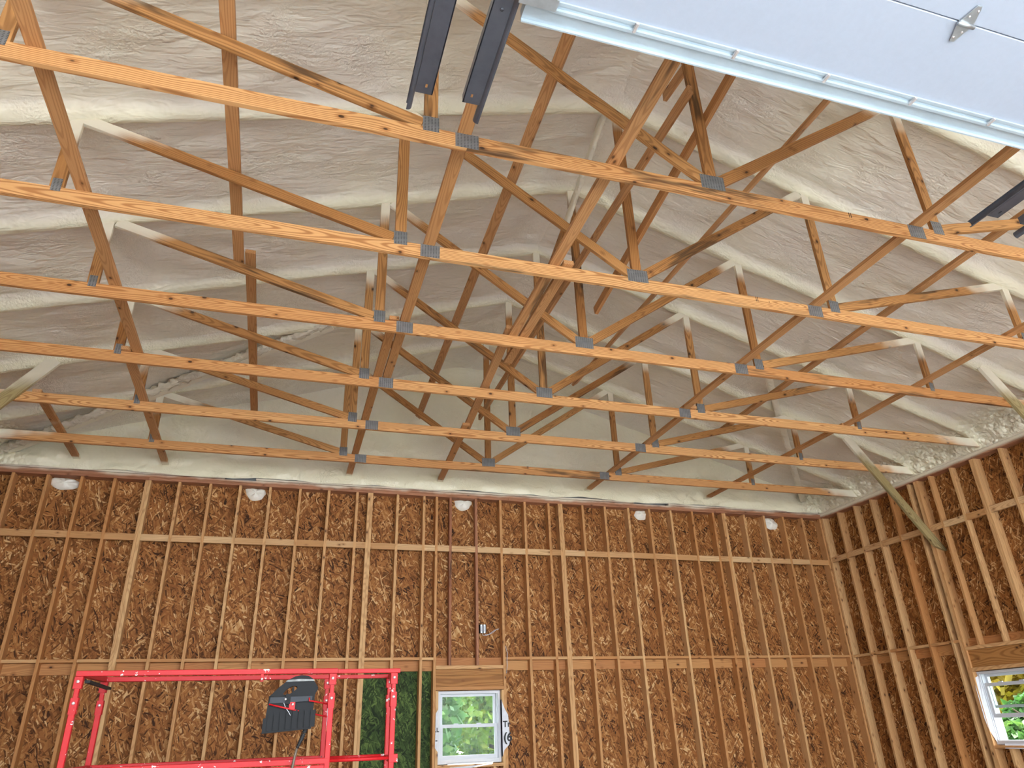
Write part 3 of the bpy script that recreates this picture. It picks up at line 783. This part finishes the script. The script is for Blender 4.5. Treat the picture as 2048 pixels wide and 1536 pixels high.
lateral('board on the inner right diagonal webs, passing above them', [((1.03, -1.4, 5.875), (.96, 4.95, 5.875), '')], wdir=(.8, 0, .6))
lateral('board on the outer right diagonal webs', [((3.20, -1.4, 5.455), (3.36, 5.2, 5.455), '')])
lateral('long board on edge along the left faces of the king posts', [((-.065, -.06, 5.91), (-.065, 6.3, 5.83), '')], wdir=(0, 0, 1))
lateral('board on the right of the king posts,', [((.065, -1.4, 5.93), (.065, 2.22, 5.30), 'sloping down toward the third truss'), ((.07, -1.4, 6.23), (.07, .47, 6.43), 'short end just below the garage door edge')], wdir=(0, 0, 1))

# ---- diagonal braces
def lump_mesh(p0, p1, w, t, seed, amp, up):
    """foam coated board: a lumpy rounded bar"""
    p0, p1 = Vector(p0), Vector(p1); d = p1 - p0; L = d.length; x = d.normalized(); z = Vector(up); z = (z - x * z.dot(x)).normalized(); y = z.cross(x)
    nl = max(8, int(L / .03)); seg = 14; rs = np.random.RandomState(seed); T = rs.rand(nl + 4, seg + 2)
    vs_, fs_ = [], []
    for i in range(nl + 1):
        c = p0 + d * (i / nl)
        for j in range(seg):
            a = 2 * math.pi * j / seg
            k = 1 + amp * (T[i, j] + T[i + 1, j] + T[i, (j + 1) % seg] - 1.5)
            cc, ss = math.cos(a), math.sin(a)
            e = 1 / max(abs(cc), abs(ss)) ** .6
            vs_.append(tuple(c + (y * (w / 2) * cc * e + z * (t / 2) * ss * e) * k))
    for i in range(nl):
        for j in range(seg): fs_.append((i * seg + j, i * seg + (j + 1) % seg, (i + 1) * seg + (j + 1) % seg, (i + 1) * seg + j))
    fs_.append(tuple(range(seg - 1, -1, -1))); fs_.append(tuple(range(nl * seg, nl * seg + seg)))
    return mesh('foam_brace', vs_, fs_, True)
def on_roof(x, y, dz): return (x, y, roof(x) + dz)
gdb = 'foam coated diagonal braces under the roof slopes'
rt = empty('diagonal_brace', on_roof(-6.45, 7.02, 0)); tag(rt, 'diagonal board under left roof slope with a ropy foam bead beside it', 'brace', gdb)
board('brace_board', on_roof(-6.50, 7.14, -.025), on_roof(-2.40, 4.86, -.025), .089, T2, (0.4, 1, 0), 'web', rt)
put('foam_bead', lump_mesh(on_roof(-6.50, 7.04, .0), on_roof(-2.45, 4.79, -.002), .10, .07, 5, .55, (.3, 0, 1)), 'foam2', rt)
rt = empty('diagonal_brace', on_roof(6.38, 7.10, 0)); tag(rt, 'foam coated diagonal board under right roof slope', 'brace', gdb)
put('brace_board', lump_mesh(on_roof(3.42, 3.95, -.02), on_roof(6.38, 7.25, -.03), .10, .05, 6, .10, (-.3, 0, 1)), 'foam2', rt)
rt = empty('diagonal_brace', (-.05, 1.3, 7.0)); tag(rt, 'foam coated diagonal board between king posts below the ridge', 'brace', gdb)
put('foam_coat', lump_mesh((-.07, 1.28, 7.09), (-.07, 2.50, 6.56), .055, .105, 8, .10, (0, .4, 1)), 'foam2', rt)
board('brace_board', (-.07, 2.48, 6.57), (-.07, 3.72, 6.12), .089, T2, (0, 0, 1), 'web', rt)

def knee(label, s, y):
    a, b_ = (s * 6.655, y, 3.655), (s * 5.36, y, roof(5.36) + .03)
    mw, L = frame_mat(a, b_, (1, 0, 0))
    # bevelled lower end: the foot is cut to lie flat on the wall
    w, t = .135, .04
    sl = math.atan2(b_[2] - a[2], abs(b_[0] - a[0]))
    cut = w / math.tan(math.pi / 2 - (math.pi / 2 - sl)) if sl else 0
    me = mesh('knee', [], [])
    sgn = 1 if s > 0 else 1
    pts = []
    x0, x1 = -L / 2, L / 2
    cut = w * math.tan(sl)
    lo, hi = (-w / 2, w / 2)
    # local +Y is toward +X world; the foot lies against the wall on that side for s>0
    xa, xb = (x0 + cut, x0) if s > 0 else (x0, x0 + cut)
    for z in (-t / 2, t / 2):
        pts += [(xa, lo, z), (x1, lo, z), (x1, hi, z), (xb, hi, z)]
    fs_ = [(3, 2, 1, 0), (4, 5, 6, 7), (0, 1, 5, 4), (1, 2, 6, 5), (2, 3, 7, 6), (3, 0, 4, 7)]
    o = put('knee_brace', mesh('knee_brace', pts, fs_), 'treated', None, mw)
    tag(o, label, 'brace', 'treated knee braces from wall to roof')
knee('greenish treated brace slanting from right wall stud up to the foam ceiling', 1, 5 * U * .8 - .041)
knee('greenish treated brace at the right edge of the photo near the wall top', 1, 2 * U - .041)
knee('greenish treated brace at the left edge of the photo with foam on its top', -1, 4 * U - .041)

# ================================================================== GARAGE DOOR AND TRACKS
DZ = 4.62
door = tag(empty('garage_door', (-.05, -1.2, DZ)), 'white sectional garage door rolled open overhead', 'garage door', kind='thing')
SEC = .572
ysec = -1.205
for i in range(7):
    y1 = ysec - i * SEC; y0 = y1 - SEC + .004
    sec = box('door_section', (-1.86, y0, DZ), (1.78, y1, DZ + .045), 'doorskin', door, .004)
    if i < 6:
        for hx in (-1.80, -.83, .30, 1.16, 1.74):
            hp = Vector((hx, y1 - SEC + .002, DZ - .004))
            diamond = [(-.045, 0), (-.012, .10), (.012, .10), (.045, 0), (.012, -.10), (-.012, -.10)]
            vs_ = [(x * (1.0), yy, -.0) for x, yy in diamond] + [(x, yy, -.006) for x, yy in diamond]
            fs_ = [(0, 1, 2, 3, 4, 5), (11, 10, 9, 8, 7, 6)] + [(a, a + 6, (a + 1) % 6 + 6, (a + 1) % 6) for a in range(6)]
            me = _cache.get('hinge')
            if me is None: me = mesh('hinge', vs_, fs_); me.materials.append(MT['galv']); _cache['hinge'] = me
            h = put('hinge', me, None, sec, Matrix.Translation(hp) @ Matrix.Rotation(math.radians(-8), 4, 'Z'))
            me = _cache.get('barrel')
            if me is None: me = tube_mesh([(-.05, 0, -.012), (.05, 0, -.012)], .012, 10); me.materials.append(MT['galv']); _cache['barrel'] = me
            put('hinge_barrel', me, None, sec, Matrix.Translation(hp))
            for bx_, by_ in ((0, .075), (0, -.075), (.018, .04), (-.018, -.04)):
                disc_bolt('hinge_screw', hp + Vector((bx_, by_, -.008)), (0, 0, -1), .006, sec, 'bolt', .006)
# stiffening strut along the leading edge
y1 = ysec
v, f = slab_boxes([((-1.86, y1 - .078, DZ - .014), (1.78, y1 + .004, DZ - .002)), ((-1.86, y1 - .004, DZ - .034), (1.78, y1 + .004, DZ - .002)),
                   ((-1.86, y1 - .092, DZ - .024), (1.78, y1 - .076, DZ - .002)), ((-1.86, y1 - .112, DZ - .006), (1.78, y1 - .092, DZ - .001)), ((-1.86, y1 - .128, DZ - .012), (1.78, y1 - .112, DZ - .001))])
put('edge_strut', mesh('edge_strut', v, f), 'strut', door)
for x in (-1.30, -.734, -.172, .41, .98, 1.55):
    box('strut_clip', (x - .008, y1 - .135, DZ - .03), (x + .008, y1 - .085, DZ - .014), 'bolt', door)
v, f = slab_boxes([((-1.875, ysec - .57, DZ - .004), (-1.80, ysec - .14, DZ - .001))]); put('end_stile', mesh('end_stile', v, f), 'galv', door)
v, f = slab_boxes([((-1.905, ysec - .16, DZ - .05), (-1.72, ysec - .10, DZ - .01)), ((-1.87, ysec - .26, DZ - .028), (-1.74, ysec - .16, DZ - .012))]); put('roller_bracket', mesh('roller_bracket', v, f), 'galv', door)
put('roller_stem', tube_mesh([(-1.96, ysec - .12, DZ - .03), (-1.74, ysec - .12, DZ - .03)], .008, 8), 'galv', door)

def track(label, x, s, yend=-.50, hang=True):
    """horizontal door track: rolled channel at x, angle flange on side s"""
    root = tag(empty('door_track', (x, -3, DZ)), label, 'door track', 'horizontal door tracks')
    # rolled channel, open toward the door (-s)
    prof = []
    for k in range(11):
        a = math.radians(-100 + 200 * k / 10); prof.append((s * (.026 * math.cos(a) - .006), .026 * math.sin(a)))
    inner = [(px * .86, pz * .86) for px, pz in prof]
    ring = prof + inner[::-1]; n_ = len(ring)
    vs_ = [(x + px, y, DZ + .012 + pz) for y in (YF + .35, yend) for px, pz in ring]
    fs_ = [(i, (i + 1) % n_, n_ + (i + 1) % n_, n_ + i) for i in range(n_)]
    half = len(prof)
    for i in range(half - 1):
        a, b_, c_, d_ = i, i + 1, n_ - 2 - i, n_ - 1 - i
        fs_ += [(a, b_, c_, d_), (n_ + d_, n_ + c_, n_ + b_, n_ + a)]
    put('channel', mesh('channel', vs_, fs_), 'track', root)
    x0, x1 = (x + s * .016, x + s * .112); x0, x1 = min(x0, x1), max(x0, x1)
    ye_ = yend - .125
    # flange with slots near its ends
    sl0, sl1, sa, sb = x + s * .07 - .006, x + s * .07 + .006, ye_ - .065, ye_ - .04
    v, f = slab_boxes([((x0, YF + .35, DZ - .006), (x1, sa, DZ - .002)), ((x0, sb, DZ - .006), (x1, ye_, DZ - .002)),
                       ((x0, sa, DZ - .006), (sl0, sb, DZ - .002)), ((sl1, sa, DZ - .006), (x1, sb, DZ - .002)),
                       ((x + s * .108 - .002, YF + .35, DZ - .006), (x + s * .108 + .002, ye_, DZ + .05))])
    put('angle_flange', mesh('angle_flange', v, f), 'track', root)
    disc_bolt('track_bolt', (x + s * .06, yend - .72, DZ - .008), (0, 0, -1), .009, root, 'track', .008)
    # slotted hanger angle up to the trusses
    hy = -1.27
    v, f = slab_boxes([((x + s * .100, hy, DZ + .002), (x + s * .104, hy + .04, 5.0)), ((x + s * .075, hy, DZ + .05), (x + s * .104, hy + .003, 5.0))])
    put('hanger', mesh('hanger', v, f), 'track', root)
    return root
track('dark steel door track left of the white door, running beside its edge', -1.90, -1)
track('dark steel door track of the neighbouring opening, leftmost of all', -2.29, 1)
track('dark steel door track at right under the nearest truss, long visible end', 1.72, 1)
track('dark steel door track tip at the right edge of the photo', 2.16, -1, -.49)

# ================================================================== SCISSOR LIFT
lift = tag(empty('scissor_lift', (-2.82, 2.2, 0)), 'red scissor lift with chipped guard rails in front of back wall', 'scissor lift')
LX0, LX1, LXM = -3.82, -1.83, -2.31
LY0, LY1 = 1.83, 2.585
ZT = 1.90
q = .036
def tube(name, lo, hi, par=lift, m='red'): return box(name, lo, hi, m, par, .003)
def rail(name, x0, x1, y, z, h=q, w=q): return tube(name, (x0, y - w / 2, z - h / 2), (x1, y + w / 2, z + h / 2))
for y, pxs, dz in ((LY0, (-3.80, -2.305, -1.90), 0.0), (LY1, (-3.80, -2.286, -1.82), .018)):
    zt = ZT + dz; xe = pxs[2] + .04
    rail('top_rail', LX0, pxs[1] + .03, y, zt, .032)
    rail('top_rail', pxs[1] + .032, xe, y, zt - .002, .028, .03)
    rail('mid_rail', LX0 + .02, pxs[1], y, 1.372, .034)
    if y == LY0: tube('toe_plate', (-3.3, y - .012, 1.20), (pxs[1], y + .012, 1.35))
    put('mid_rail', tube_mesh([(pxs[1], y, 1.372), (xe - .05, y, 1.372)], .011, 10), 'red', lift)
    for px in pxs:
        tube('post', (px - .017, y - .017, .98), (px + .017, y + .017, zt - .20))
        tube('post', (px - .014, y - .014, zt - .21), (px + .014, y + .014, zt - .02))
        s1 = tube('hinge_sleeve', (px - .022, y - .022, zt - .225), (px + .022, y + .022, zt - .135))
        s2 = tube('hinge_sleeve', (px - .024, y - .022, zt - .085), (px + .024, y + .022, zt - .018))
        for zz, sl_ in ((zt - .045, s2), (zt - .165, s1)):
            disc_bolt('hinge_bolt', (px, y - .024, zz), (0, -1, 0), .0095, sl_)
    tube('corner_lug', (xe - .055, y - .018, 1.345), (xe, y + .018, 1.395))
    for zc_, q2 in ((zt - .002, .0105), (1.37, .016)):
        v, f = slab_boxes([((xe - .001, y - q2, zc_ - q2), (xe + .0015, y + q2, zc_ + q2))]); put('tube_end_shade', mesh('tube_end_shade', v, f), 'mouth_shade', lift)  # dark plate on the solid tube end, painting the hollow's shade
board('end_rail', (-3.80, LY0 + .02, ZT), (-3.80, LY1 - .02, ZT + .018), .034, .032, (0, 0, 1), 'red', lift)
board('end_rail', (-3.80, LY0 + .02, 1.372), (-3.80, LY1 - .02, 1.372), .034, .032, (0, 0, 1), 'red', lift)
board('end_rail', (-1.90, LY0 + .02, ZT - .01), (-1.82, LY1 - .02, ZT + .008), .03, .028, (0, 0, 1), 'red', lift)
board('end_rail', (-1.90, LY0 + .02, 1.36), (-1.82, LY1 - .02, 1.36), .03, .028, (0, 0, 1), 'red', lift)
v, f = slab_boxes([((LX0 + .045, LY0 + .03, ZT - .05), (LX0 + .075, LY1 - .03, ZT - .035))]); put('rail_seal', mesh('rail_seal', v, f), 'rubber', lift)
for z_ in (-.02, .02): pass
tube('pin_tab', (-2.76, LY0 - .022, ZT - .06), (-2.74, LY0 - .014, ZT - .015)); disc_bolt('hinge_bolt', (-2.75, LY0 - .026, ZT - .045), (0, -1, 0), .008, lift)
# platform deck, toe boards, scissor arms and chassis below the picture
tube('deck', (LX0, LY0, .90), (LX1 - .02, LY1, .96), m='grey')
for y in (LY0, LY1): tube('toe_board', (LX0, y - .01, .96), (LX1 - .02, y + .01, 1.10))
for y in (LY0 + .08, LY1 - .08):
    for k in range(3):
        z0 = .42 + k * .15
        board('scissor_arm', (LX0 + .15, y, z0), (LX1 - .2, y, z0 + .14), .07, .04, (0, 0, 1), 'red', lift)
        board('scissor_arm', (LX0 + .15, y + .045, z0 + .14), (LX1 - .2, y + .045, z0), .07, .04, (0, 0, 1), 'red', lift)
tube('chassis', (LX0 + .02, LY0 + .06, .12), (LX1 - .04, LY1 - .06, .42), m='grey')
for x in (LX0 + .25, LX1 - .28):
    for y in (LY0 + .05, LY1 - .05):
        me = tube_mesh([(0, -.05, 0), (0, -.035, 0), (0, .035, 0), (0, .05, 0)], .16, 20, [.14, .16, .16, .14]); put('wheel', me, 'rubber', lift, Matrix.Translation((x, y, .16)))
# decal on the middle post
box('decal', (-2.3235, LY0 - .014, ZT - .36), (-2.3215, LY0 + .014, ZT - .225), 'white', lift, .0003)
box('decal', (-2.3245, LY0 - .014, ZT - .36), (-2.3222, LY0 + .014, ZT - .325), 'orange', lift, .0003)

# control box hung inside the rails
cb = tag(empty('control_box', (-2.62, 1.80, 1.42)), 'black ribbed lift control box with loop handle hanging on the red rail', 'control box')
def cpt(px, pz): return (px, pz)
CX, CYc = -2.559, 1.775
def kx(x): return x * .874
def kz(z): return 1.871 + (z - 1.902) * .672
def cput(name, poly, d, m, y=CYc, hole=None, par=None):
    poly = [(kx(a_), kz(b2_)) for a_, b2_ in poly]; hole = [(kx(a_), kz(b2_)) for a_, b2_ in hole] if hole else None
    v, f = prism(poly, d * .8, hole); return put(name, mesh(name, v, f), m, par or cb, Matrix.Translation((CX, y, 0)))
B0 = [(-.18, 1.405), (.155, 1.435), (.165, 1.73), (-.155, 1.715), (-.165, 1.535), (-.18, 1.53)]
case = cput('case', B0, .15, 'black', CYc + .02)
n_ = 16
oute = [(-.155, 1.72), (-.14, 1.735), (-.09, 1.80), (-.03, 1.862), (.015, 1.892), (.06, 1.902), (.11, 1.895), (.145, 1.868), (.16, 1.835), (.185, 1.79), (.18, 1.765), (.17, 1.745), (.165, 1.725), (.10, 1.722), (.0, 1.718), (-.08, 1.716)]
hc = (-.012, 1.768)
hole = [(-.058, 1.735), (-.058, 1.745), (-.045, 1.768), (-.02, 1.795), (.0, 1.805), (.015, 1.808), (.028, 1.806), (.035, 1.80), (.036, 1.79), (.03, 1.778), (.02, 1.768), (.01, 1.757), (.0, 1.748), (-.012, 1.74), (-.025, 1.735), (-.042, 1.732)]
cput('handle_guard', oute, .11, 'black', CYc + .015, hole)
cput('scuffed_rim', [(-.035, 1.862), (.06, 1.868), (.15, 1.863), (.152, 1.85), (.05, 1.848), (-.05, 1.845)], .114, 'scuff', CYc + .015)
for k in range(8):
    x = -.15 + k * .042; cput('rib', [(x, 1.42 + (x + .18) * .09), (x + .034, 1.42 + (x + .214) * .09), (x + .034, 1.60 - (0.02 if k < 3 else 0)), (x, 1.59 - (0.03 if k < 3 else 0))], .012, 'black', CYc - .045, None, case)
cput('mount_plate', [(-.15, 1.655), (.145, 1.672), (.147, 1.715), (-.145, 1.708)], .02, 'slate', CYc - .05)
cput('latch', [(-.04, 1.65), (-.005, 1.65), (-.005, 1.735), (-.04, 1.735)], .03, 'black', CYc - .053)
def cp(x, z, dy=-.068): return (CX + kx(x), CYc + dy, kz(z))
disc_bolt('case_bolt', cp(-.04, 1.69), (0, -1, 0), .007, cb); disc_bolt('case_bolt', cp(.012, 1.645, -.070), (0, -1, 0), .008, cb)
cput('red_tab', [(-.012, 1.60), (.03, 1.60), (.03, 1.665), (-.012, 1.665)], .012, 'red', CYc - .060)
cput('trigger', [(.0, 1.755), (.016, 1.758), (.016, 1.80), (.004, 1.80)], .05, 'black', CYc + .01)
put('rod', tube_mesh([cp(-.15, 1.65), cp(-.02, 1.61), (-2.325, LY0 - .01, 1.625)], .005, 8), 'red', cb)
put('rod', tube_mesh([cp(.125, 1.70), cp(.127, 1.672), cp(.15, 1.669), (-2.325, LY0 - .01, 1.70)], .005, 8), 'red', cb)
pts, rs_ = [], []
for k in range(22):
    t = k / 21; pts.append((CX + .105 - .03 * t - .012 * t * t, CYc + .01, kz(1.44) - .11 * t)); rs_.append((.019 if k % 2 == 0 else .012) * (1 - .35 * t))
put('strain_relief', tube_mesh(pts, .02, 10, rs_), 'rubber', cb)
put('cable_lead', tube_mesh([(CX + .064, CYc + .01, kz(1.44) - .105), (CX + .055, CYc + .012, 1.41), (CX + .045, CYc + .015, 1.34), (CX + .03, CYc + .1, 1.0)], .008, 8), 'steel', cb)
put('tie_wire', tube_mesh([cp(-.05, 1.66), cp(-.035, 1.62), cp(-.01, 1.58), cp(.005, 1.55)], .002, 6), 'white', cb)

# ================================================================== TREES OUTSIDE THE WINDOWS
def tree(label, x, y, h, r, leaf, seed, n=7500):
    rs = np.random.RandomState(seed)
    root = tag(empty('tree', (x, y, -.05)), label, 'tree', 'trees outside the windows')
    put('trunk', tube_mesh([(x, y, -.05), (x + .05, y, h * .35), (x - .05, y + .05, h * .75)], .12, 8, [.14, .10, .04]), 'bark', root)
    for k in range(6):
        a = rs.rand() * 6.28; z = h * (.15 + .1 * k)
        put('branch', tube_mesh([(x, y, z), (x + math.cos(a) * r * .4, y + math.sin(a) * r * .4, z + .4), (x + math.cos(a) * r * .8, y + math.sin(a) * r * .8, z + .6)], .03, 6, [.04, .025, .01]), 'bark', root)
    c = rs.normal(size=(n, 3)); c /= np.linalg.norm(c, axis=1)[:, None]; c *= (rs.rand(n) ** .45)[:, None]
    bl = 1 + .25 * np.sin(c[:, 0] * 5 + seed) * np.sin(c[:, 2] * 6)
    P = np.stack([x + c[:, 0] * r * bl, y + c[:, 1] * r * bl, h * .52 + c[:, 2] * h * .5], 1)
    P[:, 2] = np.maximum(P[:, 2], .05)
    a = rs.normal(size=(n, 3)); a /= np.linalg.norm(a, axis=1)[:, None]; b_ = np.cross(a, rs.normal(size=(n, 3))); b_ /= np.linalg.norm(b_, axis=1)[:, None]
    s = (.07 + .07 * rs.rand(n))[:, None]
    V = np.stack([P - a * s, P - b_ * s * .5, P + a * s, P + b_ * s * .5], 1).reshape(-1, 3)
    F = np.arange(4 * n).reshape(-1, 4)
    me = mesh('foliage', V.tolist(), F.tolist()); o = put('foliage', me, leaf, root); o['kind'] = 'stuff'
tree('bright green tree seen through the back window at right', 2.1, 13.6, 5.0, 1.5, 'leaf1', 1)
tree('deep green tree seen through the back window at left', -.55, 10.2, 4.2, 1.15, 'leaf2', 2)
tree('tall yellow green tree far behind the back window', 4.6, 19.0, 7.0, 2.9, 'leaf1', 3, 9000)
tree('broad green tree far behind the back window, to the left of the tall one', -3.4, 20.0, 7.0, 2.9, 'leaf2', 7, 9000)
tree('yellow leaved tree seen through the right wall window', 10.4, 7.6, 4.4, 1.5, 'leaf3', 4)
tree('green shrub seen low in the right wall window', 8.7, 5.7, 1.75, .75, 'leaf2', 5)
tree('green tree behind the yellow one outside the right wall', 14.5, 11.5, 6.5, 2.4, 'leaf2', 6, 8000)
